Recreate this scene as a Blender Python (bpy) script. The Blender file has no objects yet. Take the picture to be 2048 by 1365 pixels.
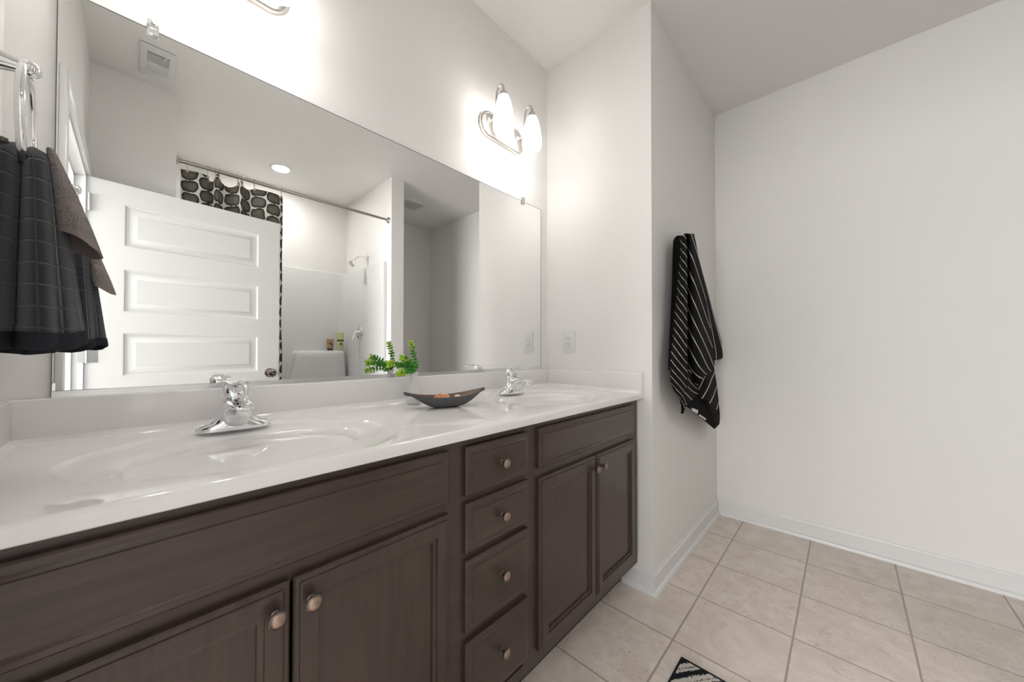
import bpy, bmesh, math, random
from mathutils import Matrix, Vector
from math import pi, sin, cos, radians, atan2, hypot
random.seed(7)
SC = bpy.context.scene
COL = SC.collection
# ------------------------------------------------------------------ camera
cam_d = bpy.data.cameras.new('camera'); cam = bpy.data.objects.new('camera', cam_d); COL.objects.link(cam)
Rr = ((0.717133, -0.696934, 0.002055), (-0.009872, -0.007209, 0.999925), (0.696867, 0.7171, 0.01205))
cam.matrix_world = Matrix(((Rr[0][0], Rr[1][0], -Rr[2][0], 0.0), (Rr[0][1], Rr[1][1], -Rr[2][1], -1.2003),
                           (Rr[0][2], Rr[1][2], -Rr[2][2], 1.1105), (0, 0, 0, 1)))
cam_d.sensor_width = 36; cam_d.lens = 709.456 / 2048 * 36
cam_d.shift_x = (1024 - 960.826) / 2048; cam_d.shift_y = (692.214 - 682.5) / 2048
cam_d.clip_start = 0.02
SC.camera = cam
# ------------------------------------------------------------------ world, big lights, exposure
w = bpy.data.worlds.new('world'); SC.world = w; w.use_nodes = True
w.node_tree.nodes['Background'].inputs[0].default_value = (0.75, 0.85, 1, 1)
w.node_tree.nodes['Background'].inputs[1].default_value = 0.6
def area(name, loc, rot, sx, sy, power, col):
    l = bpy.data.lights.new(name, 'AREA'); l.shape = 'RECTANGLE'; l.size = sx; l.size_y = sy; l.energy = power; l.color = col
    o = bpy.data.objects.new(name, l); COL.objects.link(o); o.location = loc; o.rotation_euler = rot
    return o
# added fill light set in an unseen bedroom window, reaching in by the doorway
area('added_bedroom_fill', (-3.02, -.45, 1.22), (0, -pi/2, 0), 1.25, 2.2, 68, (1.0, 0.985, 0.965))
SHADE_STRENGTH = 2.3
BULB_STRENGTH = 20.0
SHADE_FRONT_STRENGTH = 125.0
DOWNLIGHT_STRENGTH = 58.0
VS = SC.view_settings
VS.view_transform = 'Standard'; VS.look = 'None'; VS.gamma = 1.0; VS.use_curve_mapping = False
VS.exposure = 1.74
# ------------------------------------------------------------------ dimensions (metres)
H = 2.74
X1, D1, X2, XL = 1.704, 0.58, 2.867, -0.2006
YB, YS = -2.755, -1.7725            # back wall, shower front plane
XS, XB0, XB1 = 0.1746, 1.711, 1.844 # shower left wall, wing wall
ZC, YF = 0.912, -0.543              # counter top, counter front
DY0, DY1, DH = -0.77, -1.635, 2.05  # doorway in the left wall
WT = 0.12
# ------------------------------------------------------------------ helpers
def finish(o, smooth=True, ang=35):
    me = o.data
    bm = bmesh.new(); bm.from_mesh(me)
    bmesh.ops.recalc_face_normals(bm, faces=bm.faces)
    if smooth:
        for f in bm.faces: f.smooth = True
        for e in bm.edges:
            if len(e.link_faces) == 2 and e.calc_face_angle(0) > radians(ang): e.smooth = False
    bm.to_mesh(me); bm.free()
class MB:
    def __init__(s): s.v = []; s.f = []; s.m = []; s.uv = None; s.cur = 0
    def add(s, vs, fs):
        n = len(s.v); s.v += [tuple(p) for p in vs]; s.f += [tuple(i + n for i in f) for f in fs]; s.m += [s.cur] * len(fs)
        return s
    def box(s, x0, x1, y0, y1, z0, z1):
        vs = [(x, y, z) for x in (x0, x1) for y in (y0, y1) for z in (z0, z1)]
        return s.add(vs, [(0, 1, 3, 2), (4, 6, 7, 5), (0, 4, 5, 1), (2, 3, 7, 6), (0, 2, 6, 4), (1, 5, 7, 3)])
    def bbox(s, x0, x1, y0, y1, z0, z1, b=0.003, seg=2):
        bm = bmesh.new(); bmesh.ops.create_cube(bm, size=1)
        for v in bm.verts: v.co = Vector((x0 + (x1-x0)*(v.co.x+.5), y0 + (y1-y0)*(v.co.y+.5), z0 + (z1-z0)*(v.co.z+.5)))
        bmesh.ops.bevel(bm, geom=list(bm.edges), offset=b, segments=seg, profile=.5, affect='EDGES')
        bm.verts.index_update()
        s.add([v.co[:] for v in bm.verts], [[v.index for v in f.verts] for f in bm.faces]); bm.free(); return s
    def loft(s, loops, cap0=True, cap1=True, close=True):
        n = len(loops[0]); vs = [p for L in loops for p in L]; fs = []
        for i in range(len(loops)-1):
            for j in range(n if close else n-1):
                k = (j+1) % n; fs.append((i*n+j, i*n+k, (i+1)*n+k, (i+1)*n+j))
        if cap0: fs.append(tuple(range(n-1, -1, -1)))
        if cap1: fs.append(tuple((len(loops)-1)*n + j for j in range(n)))
        return s.add(vs, fs)
    def lathe(s, prof, o=(0,0,0), ax=(0,0,1), n=32, cap0=True, cap1=True, sx=1, sy=1):
        a = Vector(ax).normalized(); u = a.orthogonal().normalized(); v = a.cross(u); o = Vector(o)
        return s.loft([[o + a*h + (u*cos(2*pi*j/n)*sx + v*sin(2*pi*j/n)*sy)*r for j in range(n)] for r, h in prof], cap0, cap1)
    def tube(s, path, rad, n=14, cap=True, flat=None):
        P = [Vector(p) for p in path]; L = []
        if not hasattr(rad, '__len__'): rad = [rad]*len(P)
        t0 = (P[1]-P[0]).normalized(); nrm = t0.orthogonal().normalized() if flat is None else (Vector(flat[0]) - t0*t0.dot(Vector(flat[0]))).normalized()
        for i, p in enumerate(P):
            t = (P[min(i+1, len(P)-1)] - P[max(i-1, 0)]).normalized()
            nrm = (nrm - t*nrm.dot(t)).normalized(); b = t.cross(nrm)
            r = rad[i]; a, c = (r, r) if not hasattr(r, '__len__') else r
            L.append([p + nrm*cos(2*pi*j/n)*a + b*sin(2*pi*j/n)*c for j in range(n)])
        return s.loft(L, cap, cap)
    def prism(s, foot, z0, z1):
        return s.loft([[(x, y, z0) for x, y in foot], [(x, y, z1) for x, y in foot]])
    def profile_x(s, prof, x0, x1):     # prof: closed list of (y, z)
        return s.loft([[(x0, y, z) for y, z in prof], [(x1, y, z) for y, z in prof]])
    def profile_y(s, prof, y0, y1):     # prof: closed list of (x, z)
        return s.loft([[(x, y0, z) for x, z in prof], [(x, y1, z) for x, z in prof]])
    def rings_y(s, x0, x1, z0, z1, rings, cap0=True):   # nested rectangles: (inset, y)
        return s.loft([[(x0+i, y, z0+i), (x1-i, y, z0+i), (x1-i, y, z1-i), (x0+i, y, z1-i)] for i, y in rings], cap0)
    def ball(s, c, r, n=12, m=8, ax=(0,0,1), rz=None):
        rz = r if rz is None else rz
        return s.lathe([(max(1e-5, r*sin(pi*i/m)), -rz*cos(pi*i/m)) for i in range(m+1)], c, ax, n, False, False)
    def build(s, name, mat, parent=None, smooth=True, ang=35, weld=0.0):
        me = bpy.data.meshes.new(name); me.from_pydata(s.v, [], s.f); me.update()
        mats = mat if isinstance(mat, (list, tuple)) else [mat]
        for m in mats: me.materials.append(m)
        if len(mats) > 1:
            for p, i in zip(me.polygons, s.m): p.material_index = i
        if s.uv:
            lay = me.uv_layers.new(name='UVMap')
            for l in me.loops: lay.data[l.index].uv = s.uv[l.vertex_index]
        o = bpy.data.objects.new(name, me); COL.objects.link(o)
        if weld:
            bm = bmesh.new(); bm.from_mesh(me); bmesh.ops.remove_doubles(bm, verts=bm.verts, dist=weld); bm.to_mesh(me); bm.free()
        finish(o, smooth, ang)
        if parent is not None:
            o.parent = parent; M = Matrix.Identity(4); q = parent
            while q is not None:
                if q.type == 'EMPTY': M = Matrix.Translation(-q.location)
                q = q.parent
            o.matrix_parent_inverse = M if parent.type == 'EMPTY' else Matrix.Identity(4)
        return o
def tag(o, label=None, cat=None, group=None, kind=None):
    if label: o['label'] = label
    if cat: o['category'] = cat
    if group: o['group'] = group
    if kind: o['kind'] = kind
    return o
def thing(name, loc, label, cat, group=None):
    o = bpy.data.objects.new(name, None); COL.objects.link(o); o.location = loc; o.empty_display_size = .05
    return tag(o, label, cat, group)
def dup(o, parent=None):
    c = o.copy(); COL.objects.link(c)
    if parent is not None:
        M = o.matrix_parent_inverse.copy(); c.parent = parent; c.matrix_parent_inverse = M
    for ch in list(o.children): dup(ch, c)
    return c
def struct(o, label=None): return tag(o, label, None, None, 'structure')
def cr(p0, p1, p2, p3, t):
    return 0.5*((2*p1) + (-p0+p2)*t + (2*p0-5*p1+4*p2-p3)*t*t + (-p0+3*p1-3*p2+p3)*t**3)
def spline(pts, n):
    P = [Vector(p) for p in pts]; out = []
    for i in range(len(P)-1):
        a, b, c, d = P[max(i-1, 0)], P[i], P[i+1], P[min(i+2, len(P)-1)]
        for k in range(n): out.append(cr(a, b, c, d, k/n))
    out.append(P[-1]); return out
# ------------------------------------------------------------------ materials
def pbr(name, col, rough=.5, metal=0, spec=.5, **kw):
    m = bpy.data.materials.new(name); m.use_nodes = True; b = m.node_tree.nodes['Principled BSDF']
    b.inputs['Base Color'].default_value = (*col, 1); b.inputs['Roughness'].default_value = rough
    b.inputs['Metallic'].default_value = metal; b.inputs['Specular IOR Level'].default_value = spec
    for k, v in kw.items(): b.inputs[k.replace('_', ' ')].default_value = v
    return m
class NT:
    def __init__(s, m): s.m = m; s.t = m.node_tree; s.b = s.t.nodes['Principled BSDF']
    def n(s, ty, **kw):
        x = s.t.nodes.new(ty)
        for k, v in kw.items(): setattr(x, k, v)
        return x
    def val(s, sock, v):
        if isinstance(v, bpy.types.NodeSocket): s.t.links.new(v, sock)
        else: sock.default_value = v
    def math(s, op, a, b=0.0, c=None):
        x = s.n('ShaderNodeMath', operation=op); s.val(x.inputs[0], a); s.val(x.inputs[1], b)
        if c is not None: s.val(x.inputs[2], c)
        return x.outputs[0]
    def mix(s, f, a, b):
        x = s.n('ShaderNodeMix', data_type='RGBA'); s.val(x.inputs[0], f)
        s.val(x.inputs[6], a if isinstance(a, bpy.types.NodeSocket) else (*a, 1)); s.val(x.inputs[7], b if isinstance(b, bpy.types.NodeSocket) else (*b, 1))
        return x.outputs[2]
    def coord(s, kind='Object', scale=None):
        c = s.n('ShaderNodeTexCoord').outputs[kind]
        if scale:
            mp = s.n('ShaderNodeMapping'); mp.inputs['Scale'].default_value = scale; s.t.links.new(c, mp.inputs[0]); c = mp.outputs[0]
        return c
    def xyz(s, c):
        x = s.n('ShaderNodeSeparateXYZ'); s.t.links.new(c, x.inputs[0]); return x.outputs
    def noise(s, c, scale, detail=4, rough=.55, dist=0):
        x = s.n('ShaderNodeTexNoise'); s.t.links.new(c, x.inputs['Vector']); x.inputs['Scale'].default_value = scale
        x.inputs['Detail'].default_value = detail; x.inputs['Roughness'].default_value = rough; x.inputs['Distortion'].default_value = dist
        return x.outputs[0]
    def step(s, v, lo, hi):
        x = s.n('ShaderNodeMapRange', interpolation_type='SMOOTHSTEP'); s.val(x.inputs[0], v); x.inputs[1].default_value = lo; x.inputs[2].default_value = hi
        return x.outputs[0]
    def color(s, c): s.t.links.new(c, s.b.inputs['Base Color'])
    def bump(s, h, strength=.2, dist=.002):
        x = s.n('ShaderNodeBump'); x.inputs['Strength'].default_value = strength; x.inputs['Distance'].default_value = dist
        s.t.links.new(h, x.inputs['Height']); s.t.links.new(x.outputs[0], s.b.inputs['Normal'])

PAINT = pbr('wall_paint', (.90, .886, .866), .62, spec=.3); n = NT(PAINT); n.bump(n.noise(n.coord(), 160, 3), .08, .001)
CEIL = pbr('ceiling_paint', (.90, .888, .868), .8, spec=.2); n = NT(CEIL); n.bump(n.noise(n.coord(), 220, 3), .1, .001)
TRIM = pbr('trim_paint', (.84, .84, .84), .35)
DOORM = pbr('door_paint', (.76, .76, .745), .38)
WHITE = pbr('white_plastic', (.82, .82, .82), .35)
MARBLE = pbr('white_marble_top', (.89, .87, .862), .05, spec=.55)
FIBER = pbr('white_fiberglass', (.78, .78, .78), .16)
CHROME = pbr('chrome', (.86, .87, .88), .06, 1)
NICKEL = pbr('brushed_nickel', (.62, .59, .56), .3, 1)
STEEL = pbr('satin_steel', (.5, .48, .46), .25, 1)
ALU = pbr('aluminium', (.75, .75, .75), .25, 1)
DARKNI = pbr('dark_nickel', (.30, .27, .25), .22, 1)
COPPER = pbr('aged_copper', (.38, .275, .225), .33, 1)
BRONZE = pbr('dark_bronze', (.17, .14, .13), .33, 1)
BLACK = pbr('black_slot', (.01, .01, .01), .6)
GROUTW = pbr('vent_dark', (.05, .05, .05), .8)
MIRROR = pbr('mirror_silver', (.955, .965, .955), 0.0, 1)
EDGE = pbr('edge_shadow_dark', (.12, .13, .125), .3)
CLEAR = pbr('clear_plastic', (.95, .95, .95), .08, Transmission_Weight=.75, IOR=1.45)
def emis(name, col, st):
    m = pbr(name, (.9, .9, .9), .4); b = m.node_tree.nodes['Principled BSDF']
    b.inputs['Emission Color'].default_value = (*col, 1); b.inputs['Emission Strength'].default_value = st; return m
SHADE = emis('lit_opal_glass', (1, .968, .935), SHADE_STRENGTH)
SHADE_F = emis('opal_glass_front_fill', (1, .968, .935), SHADE_FRONT_STRENGTH)  # room-side glow raised far above the wall side, added as fill
BULB = emis('lit_bulb', (1, .968, .935), BULB_STRENGTH)
DOWN = emis('lit_downlight', (1, .97, .93), DOWNLIGHT_STRENGTH)
# dark espresso wood
def wood(name, axis):
    m = pbr(name, (.04, .03, .026), .3, spec=.45); n = NT(m)
    sc = (3, 40, 40) if axis == 'x' else (40, 40, 3)
    g = n.noise(n.coord('Object', sc), 1.6, 5, .6, .3); g2 = n.noise(n.coord(), 5, 2)
    f = n.math('MULTIPLY', n.step(g, .35, .7), n.step(g2, .2, .8))
    n.color(n.mix(f, (.060, .039, .032), (.086, .056, .046))); n.bump(g, .02, .001); return m
WOODX, WOODZ = wood('espresso_wood_horizontal', 'x'), wood('espresso_wood_vertical', 'z')
# beige floor tile
TILE = pbr('beige_floor_tile', (.5, .45, .4), .38); n = NT(TILE); c = n.coord(); X = n.xyz(c)
tx = n.math('DIVIDE', n.math('ADD', X[0], -1.489 + 3.45), .345); ty = n.math('DIVIDE', n.math('ADD', X[1], .73 + 6.42), .321)
def edge(v, wd, per): 
    f = n.math('FRACT', v); d = n.math('MINIMUM', f, n.math('SUBTRACT', 1.0, f)); return n.step(n.math('MULTIPLY', d, per), wd*.6, wd*1.1)
g = n.math('MULTIPLY', edge(tx, .0036, .345), edge(ty, .0036, .321))
cb = n.n('ShaderNodeCombineXYZ'); n.val(cb.inputs[0], n.math('FLOOR', tx)); n.val(cb.inputs[1], n.math('FLOOR', ty))
wn = n.n('ShaderNodeTexWhiteNoise', noise_dimensions='2D'); n.t.links.new(cb.outputs[0], wn.inputs['Vector'])
va = n.n('ShaderNodeVectorMath', operation='ADD'); n.t.links.new(c, va.inputs[0]); n.t.links.new(wn.outputs['Color'], va.inputs[1])
n1 = n.noise(va.outputs[0], 11, 9, .68, .4); n2 = n.noise(va.outputs[0], 46, 7, .75, 1.0); n3 = n.noise(va.outputs[0], 3, 3)
base = n.mix(n.step(n1, .35, .68), (.74, .645, .57), (.86, .775, .705))
base = n.mix(n.math('MULTIPLY', n.step(n2, .53, .68), n.math('MULTIPLY', n.step(n3, .3, .62), .62)), base, (.42, .335, .27))
n.color(n.mix(g, (.42, .36, .31), base)); n.bump(n.math('ADD', g, n.math('MULTIPLY', n1, .15)), .35, .002)
# towels
def terry(name, c0, c1, scale, uvgrid=None, gridc=None):
    m = pbr(name, c0, .95, spec=.1, Sheen_Weight=.35, Sheen_Roughness=.5); n = NT(m)
    h = n.noise(n.coord(), scale, 3, .7); col = n.mix(n.step(h, .35, .7), c0, c1)
    if uvgrid:
        U = n.xyz(n.coord('UV')); lines = None
        for ax in (0, 1):
            f = n.math('FRACT', n.math('MULTIPLY', U[ax], uvgrid)); d = n.math('MINIMUM', f, n.math('SUBTRACT', 1.0, f))
            l = n.step(d, .075, .015); lines = l if lines is None else n.math('MAXIMUM', lines, l)
        col = n.mix(lines, col, gridc)
        hh = n.math('ADD', h, n.math('MULTIPLY', lines, -1.6)); n.color(col); n.bump(hh, .7, .003)
    else: n.color(col); n.bump(h, 1.0, .005)
    return m
TERRY_DK = terry('charcoal_checked_terry', (.014, .0145, .020), (.036, .037, .048), 800, 1.0, (.05, .052, .062))
TERRY_GR = terry('taupe_terry', (.13, .105, .097), (.36, .31, .29), 420)
BAND = pbr('taupe_woven_band', (.23, .19, .178), .8, spec=.15)
HEMD = pbr('charcoal_hem', (.022, .022, .028), .9, spec=.15)
STRIPE = pbr('black_striped_cotton', (.012, .011, .011), .92, spec=.12); n = NT(STRIPE); U = n.xyz(n.coord('UV'))
f = n.math('FRACT', U[1]); d = n.math('ABSOLUTE', n.math('SUBTRACT', f, .5)); l = n.step(d, .435, .455)
c = n.coord(); X = n.xyz(c)
dots = n.step(n.math('SINE', n.math('MULTIPLY', n.math('ADD', X[0], X[2]), 900)), -.75, -.1)
n.color(n.mix(n.math('MULTIPLY', l, n.math('ADD', .35, n.math('MULTIPLY', dots, .65))), (.012, .0115, .0115), (.75, .72, .68)))
n.bump(n.noise(c, 500, 2), .5, .002)
HEMB = pbr('black_hem', (.008, .008, .008), .95, spec=.1)
TAGM = pbr('white_care_tag', (.72, .72, .72), .7)
# shower curtain print
CURT = pbr('printed_curtain', (.7, .68, .62), .75, spec=.2); n = NT(CURT); U = n.xyz(n.coord('UV')); c = n.coord('UV')
nz = n.noise(n.coord('UV', (1, 1, 1)), 22, 2); nz2 = n.noise(n.coord('UV', (1, 1, 1)), 7, 1)
cu = n.math('ADD', n.math('DIVIDE', U[0], .125), n.math('MULTIPLY', n.math('SUBTRACT', nz2, .5), .35)); ci = n.math('FLOOR', cu)
w1 = n.n('ShaderNodeTexWhiteNoise', noise_dimensions='1D'); n.val(w1.inputs['W'], ci)
cv = n.math('ADD', n.math('DIVIDE', U[1], .088), n.math('ADD', w1.outputs['Value'], n.math('MULTIPLY', n.math('SUBTRACT', nz2, .5), .5)))
fu = n.math('SUBTRACT', n.math('FRACT', cu), .5); fv = n.math('SUBTRACT', n.math('FRACT', cv), .5)
r = n.math('ADD', n.math('POWER', n.math('ABSOLUTE', n.math('DIVIDE', fu, .485)), 3.4), n.math('POWER', n.math('ABSOLUTE', n.math('DIVIDE', fv, .485)), 2.6))
r = n.math('ADD', r, n.math('MULTIPLY', n.math('SUBTRACT', nz, .5), 1.1))
ink = n.mix(n.step(r, .75, .0), (.045, .042, .040), (.17, .158, .135))
n.color(n.mix(n.step(r, 1.0, .93), (.80, .78, .70), ink))
# bath mat weave
MAT = pbr('woven_mat', (.7, .68, .63), .95, spec=.1); n = NT(MAT); c = n.coord(); X = n.xyz(c)
wob = n.math('MULTIPLY', n.math('SUBTRACT', n.noise(c, 170, 3), .5), 1.5)
a = n.math('ADD', n.math('MULTIPLY', X[0], 36), n.math('ADD', n.math('MULTIPLY', X[1], 52), wob)); b2 = n.math('SINE', n.math('MULTIPLY', a, 1.35))
f1 = n.math('FRACT', n.math('DIVIDE', n.math('ADD', a, 1.6), 3.1)); f2 = n.math('FRACT', n.math('MULTIPLY', a, .97))
st = n.math('MAXIMUM', n.step(n.math('ABSOLUTE', n.math('SUBTRACT', f1, .5)), .2, .14), n.math('MULTIPLY', n.step(n.math('ABSOLUTE', n.math('SUBTRACT', f2, .5)), .22, .16), n.step(f1, .45, .5)))
bo = n.math('MAXIMUM', n.step(n.math('ADD', X[0], n.math('MULTIPLY', wob, .004)), 1.409, 1.411), n.step(n.math('ADD', X[1], n.math('MULTIPLY', wob, .004)), -.789, -.787))
n.color(n.mix(n.math('MAXIMUM', st, bo), (.74, .71, .65), (.02, .022, .028))); n.bump(n.noise(c, 300, 2), .6, .003)
LIME = pbr('lime_leaf', (.38, .60, .04), .4); GREEN = pbr('green_leaf', (.075, .33, .028), .4); STEM = pbr('stem_green', (.04, .12, .02), .5)
CERAM = pbr('white_ceramic', (.80, .79, .78), .2)
BOWLO = pbr('dark_grey_carved_wood', (.06, .06, .063), .55); n = NT(BOWLO); g = n.noise(n.coord('Object', (30, 12, 12)), 3, 5, .65)
n.color(n.mix(g, (.035, .035, .037), (.13, .13, .135))); n.bump(g, .4, .002)
BOWLI = pbr('copper_brown_lining', (.27, .19, .145), .4, .3)
SHELLM = pbr('orange_seashell', (.6, .3, .1), .35); n = NT(SHELLM); X = n.xyz(n.coord())
HALLP = pbr('bedroom_paint', (.62, .64, .66), .7); CARPET = pbr('bedroom_carpet', (.42, .39, .36), .95)
TOWEL = {
 'front_fold': [
  [(1.905,-0.640,1.667,29.62), (1.826,-0.675,1.650,29.03), (1.849,-0.680,1.662,28.44)],
  [(1.912,-0.640,1.605,31.25), (1.836,-0.675,1.589,30.54), (1.863,-0.680,1.599,29.84)],
  [(1.888,-0.640,1.503,33.75), (1.827,-0.675,1.487,33.02), (1.869,-0.680,1.493,32.30)],
  [(1.857,-0.640,1.378,36.88), (1.811,-0.675,1.369,35.98), (1.867,-0.680,1.374,35.08)],
  [(1.812,-0.640,1.232,40.62), (1.808,-0.669,1.230,39.55), (1.865,-0.680,1.232,38.48)],
  [(1.776,-0.640,1.114,43.75), (1.798,-0.666,1.114,42.50), (1.863,-0.680,1.114,41.25)],
  [(1.774,-0.634,1.010,46.56), (1.796,-0.663,1.010,45.31), (1.861,-0.680,1.008,44.06)],
  [(1.781,-0.640,0.941,48.44), (1.816,-0.660,0.934,47.34), (1.906,-0.665,0.922,46.25)],
  [(1.879,-0.640,0.883,49.75), (1.859,-0.660,0.875,48.81), (1.890,-0.665,0.861,47.88)],
  [(1.939,-0.640,0.853,50.38), (1.884,-0.660,0.842,49.62), (1.882,-0.665,0.823,48.88)]],
 'side_fold': [
  [(1.956,-0.595,1.669,0.50), (1.920,-0.620,1.678,0.50), (1.903,-0.645,1.673,0.50)],
  [(1.947,-0.595,1.570,0.50), (1.902,-0.625,1.569,0.50), (1.902,-0.645,1.565,0.50)],
  [(1.938,-0.595,1.442,0.50), (1.885,-0.625,1.431,0.50), (1.870,-0.645,1.427,0.50)],
  [(1.914,-0.595,1.289,0.50), (1.854,-0.625,1.283,0.50), (1.825,-0.645,1.279,0.50)],
  [(1.875,-0.600,1.139,0.50), (1.817,-0.625,1.138,0.50), (1.781,-0.645,1.137,0.50)],
  [(1.828,-0.610,1.019,0.50), (1.795,-0.625,1.020,0.50), (1.771,-0.639,1.017,0.50)]],
 'centre_fold': [
  [(2.027,-0.630,1.715,11.68), (1.874,-0.690,1.664,11.15), (2.071,-0.655,1.717,10.50)],
  [(2.026,-0.630,1.655,12.25), (1.893,-0.690,1.612,11.57), (2.114,-0.655,1.663,10.72)],
  [(2.024,-0.630,1.552,13.25), (1.923,-0.690,1.518,12.33), (2.186,-0.655,1.561,11.20)],
  [(2.022,-0.630,1.423,14.50), (1.958,-0.690,1.402,13.28), (2.271,-0.655,1.436,11.78)],
  [(2.020,-0.630,1.268,16.00), (1.993,-0.690,1.263,14.48), (2.362,-0.655,1.288,12.62)],
  [(2.026,-0.630,1.115,17.50), (2.024,-0.690,1.115,15.98), (2.435,-0.655,1.116,14.12)],
  [(2.057,-0.630,1.011,18.50), (2.054,-0.690,1.020,16.92), (2.467,-0.655,1.012,15.00)],
  [(2.197,-0.630,0.910,19.38), (2.043,-0.690,0.955,18.48), (2.272,-0.655,0.971,17.45)]],
 'inner_fold': [
  [(1.849,-0.680,1.662,0.50), (1.974,-0.645,1.699,0.50), (2.027,-0.630,1.715,0.50)],
  [(1.863,-0.680,1.599,0.50), (1.981,-0.645,1.636,0.50), (2.026,-0.630,1.655,0.50)],
  [(1.869,-0.680,1.493,0.50), (1.983,-0.645,1.530,0.50), (2.024,-0.630,1.552,0.50)],
  [(1.867,-0.680,1.374,0.50), (1.981,-0.645,1.403,0.50), (2.022,-0.630,1.423,0.50)],
  [(1.865,-0.680,1.232,0.50), (1.979,-0.645,1.252,0.50), (2.020,-0.630,1.268,0.50)],
  [(1.863,-0.680,1.114,0.50), (1.980,-0.645,1.114,0.50), (2.026,-0.630,1.115,0.50)],
  [(1.861,-0.680,1.008,0.50), (1.995,-0.645,1.007,0.50), (2.057,-0.630,1.011,0.50)],
  [(1.906,-0.665,0.922,0.50), (2.083,-0.637,0.912,0.50), (2.197,-0.630,0.910,0.50)]],
 'back_fold': [
  [(2.138,-0.630,1.728,0.40), (2.165,-0.630,1.728,1.30), (2.250,-0.615,1.734,2.15)],
  [(2.209,-0.630,1.611,0.40), (2.248,-0.630,1.618,1.30), (2.356,-0.610,1.626,2.15)],
  [(2.324,-0.630,1.459,0.40), (2.376,-0.630,1.465,1.30), (2.526,-0.610,1.476,2.15)],
  [(2.426,-0.630,1.293,0.40), (2.516,-0.630,1.299,1.30), (2.702,-0.610,1.308,2.15)],
  [(2.523,-0.630,1.116,0.40), (2.656,-0.630,1.122,1.30), (2.914,-0.610,1.123,2.15)],
  [(2.545,-0.630,1.048,0.40), (2.680,-0.630,1.052,1.30), (2.927,-0.610,1.061,2.15)]],
 'lower_fold': [
  [(2.225,-0.640,0.978,0.00), (2.335,-0.650,0.993,0.90), (2.568,-0.630,1.017,1.60)],
  [(2.215,-0.640,0.937,0.50), (2.280,-0.665,0.957,1.50), (2.603,-0.630,0.953,2.30)],
  [(2.204,-0.640,0.897,1.00), (2.268,-0.670,0.908,2.00), (2.650,-0.630,0.868,3.20)],
  [(2.175,-0.645,0.862,1.50), (2.255,-0.675,0.825,2.90), (2.687,-0.635,0.712,4.60)]],
 'left_lower_fold': [
  [(1.892,-0.665,1.030,0.20), (2.026,-0.650,1.008,-0.10), (2.197,-0.635,0.973,-0.40)],
  [(1.891,-0.665,0.971,1.50), (2.033,-0.650,0.944,1.00), (2.215,-0.635,0.909,0.60)],
  [(1.891,-0.665,0.911,2.90), (2.041,-0.650,0.897,2.20), (2.212,-0.638,0.880,1.70)],
  [(1.890,-0.665,0.844,4.20), (2.040,-0.650,0.851,3.20), (2.187,-0.642,0.860,2.60)]],
 'hem': [
  [(1.890,-0.665,0.846,0.50), (2.179,-0.644,0.864,0.50), (2.259,-0.674,0.824,0.50), (2.682,-0.636,0.713,0.50)],
  [(2.042,-0.665,0.797,0.50), (2.228,-0.660,0.801,0.50), (2.328,-0.670,0.772,0.50), (2.681,-0.636,0.675,0.50)],
  [(2.245,-0.665,0.721,0.50), (2.338,-0.665,0.725,0.50), (2.437,-0.665,0.706,0.50), (2.649,-0.640,0.648,0.50)],
  [(2.413,-0.665,0.657,0.50), (2.436,-0.665,0.656,0.50), (2.482,-0.660,0.654,0.50), (2.600,-0.645,0.647,0.50)]],
 'corner_tail': [
  [(1.879,-0.640,0.883,0.50), (1.897,-0.650,0.866,0.50), (1.907,-0.660,0.849,0.50)],
  [(1.908,-0.640,0.851,0.50), (1.904,-0.650,0.843,0.50), (1.907,-0.660,0.834,0.50)],
  [(1.915,-0.640,0.821,0.50), (1.913,-0.645,0.820,0.50), (1.919,-0.650,0.817,0.50)],
  [(1.908,-0.640,0.805,0.50), (1.923,-0.640,0.801,0.50), (1.938,-0.640,0.801,0.50)]],
}
# ================================================================== SETTING
def wall(name, foots, z0=0, z1=H, mat=PAINT):
    m = MB()
    for ft in foots: m.prism(ft, z0, z1)
    return struct(m.build(name, mat, smooth=False))
T = .1
wall('wall_front', [[(XL, 0), (X1, 0), (X1, T), (XL-WT, T), (XL-WT, 0)]])
wall('wall_end', [[(X1, 0), (X1, -D1), (X1+T, -D1+T), (X1+T, T), (X1, T)]])
wall('wall_recess', [[(X1, -D1), (X2, -D1), (X2+T, -D1+T), (X1+T, -D1+T)]])
wall('wall_right', [[(X2, -D1), (X2, YB), (X2+T, YB-T), (X2+T, -D1+T)]])
wall('wall_back', [[(XS, YB), (XS-T, YB-T), (X2+T, YB-T), (X2, YB)]])
wall('wall_partition', [[(XB0, YB), (XB0, YS), (XB1, YS), (XB1, YB)]])
wall('wall_shower', [[(XL-WT, YS), (XS, YS), (XS, YB), (XS-T, YB-T), (XS-T, YS-T), (XL-WT, YS-T)]])
m = MB()
m.box(XL-WT, XL, DY0, 0, 0, H); m.box(XL-WT, XL, YS, DY1, 0, H); m.box(XL-WT, XL, DY1, DY0, DH, H)
struct(m.build('wall_left', PAINT, smooth=False))
struct(MB().box(-3.2, X2+T, YB-T-.6, 1.2, -.1, 0).build('floor', [TILE], smooth=False))
struct(MB().box(-3.2, X2+T, YB-T-.6, 1.2, H, H+.1).build('ceiling', CEIL, smooth=False))
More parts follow.
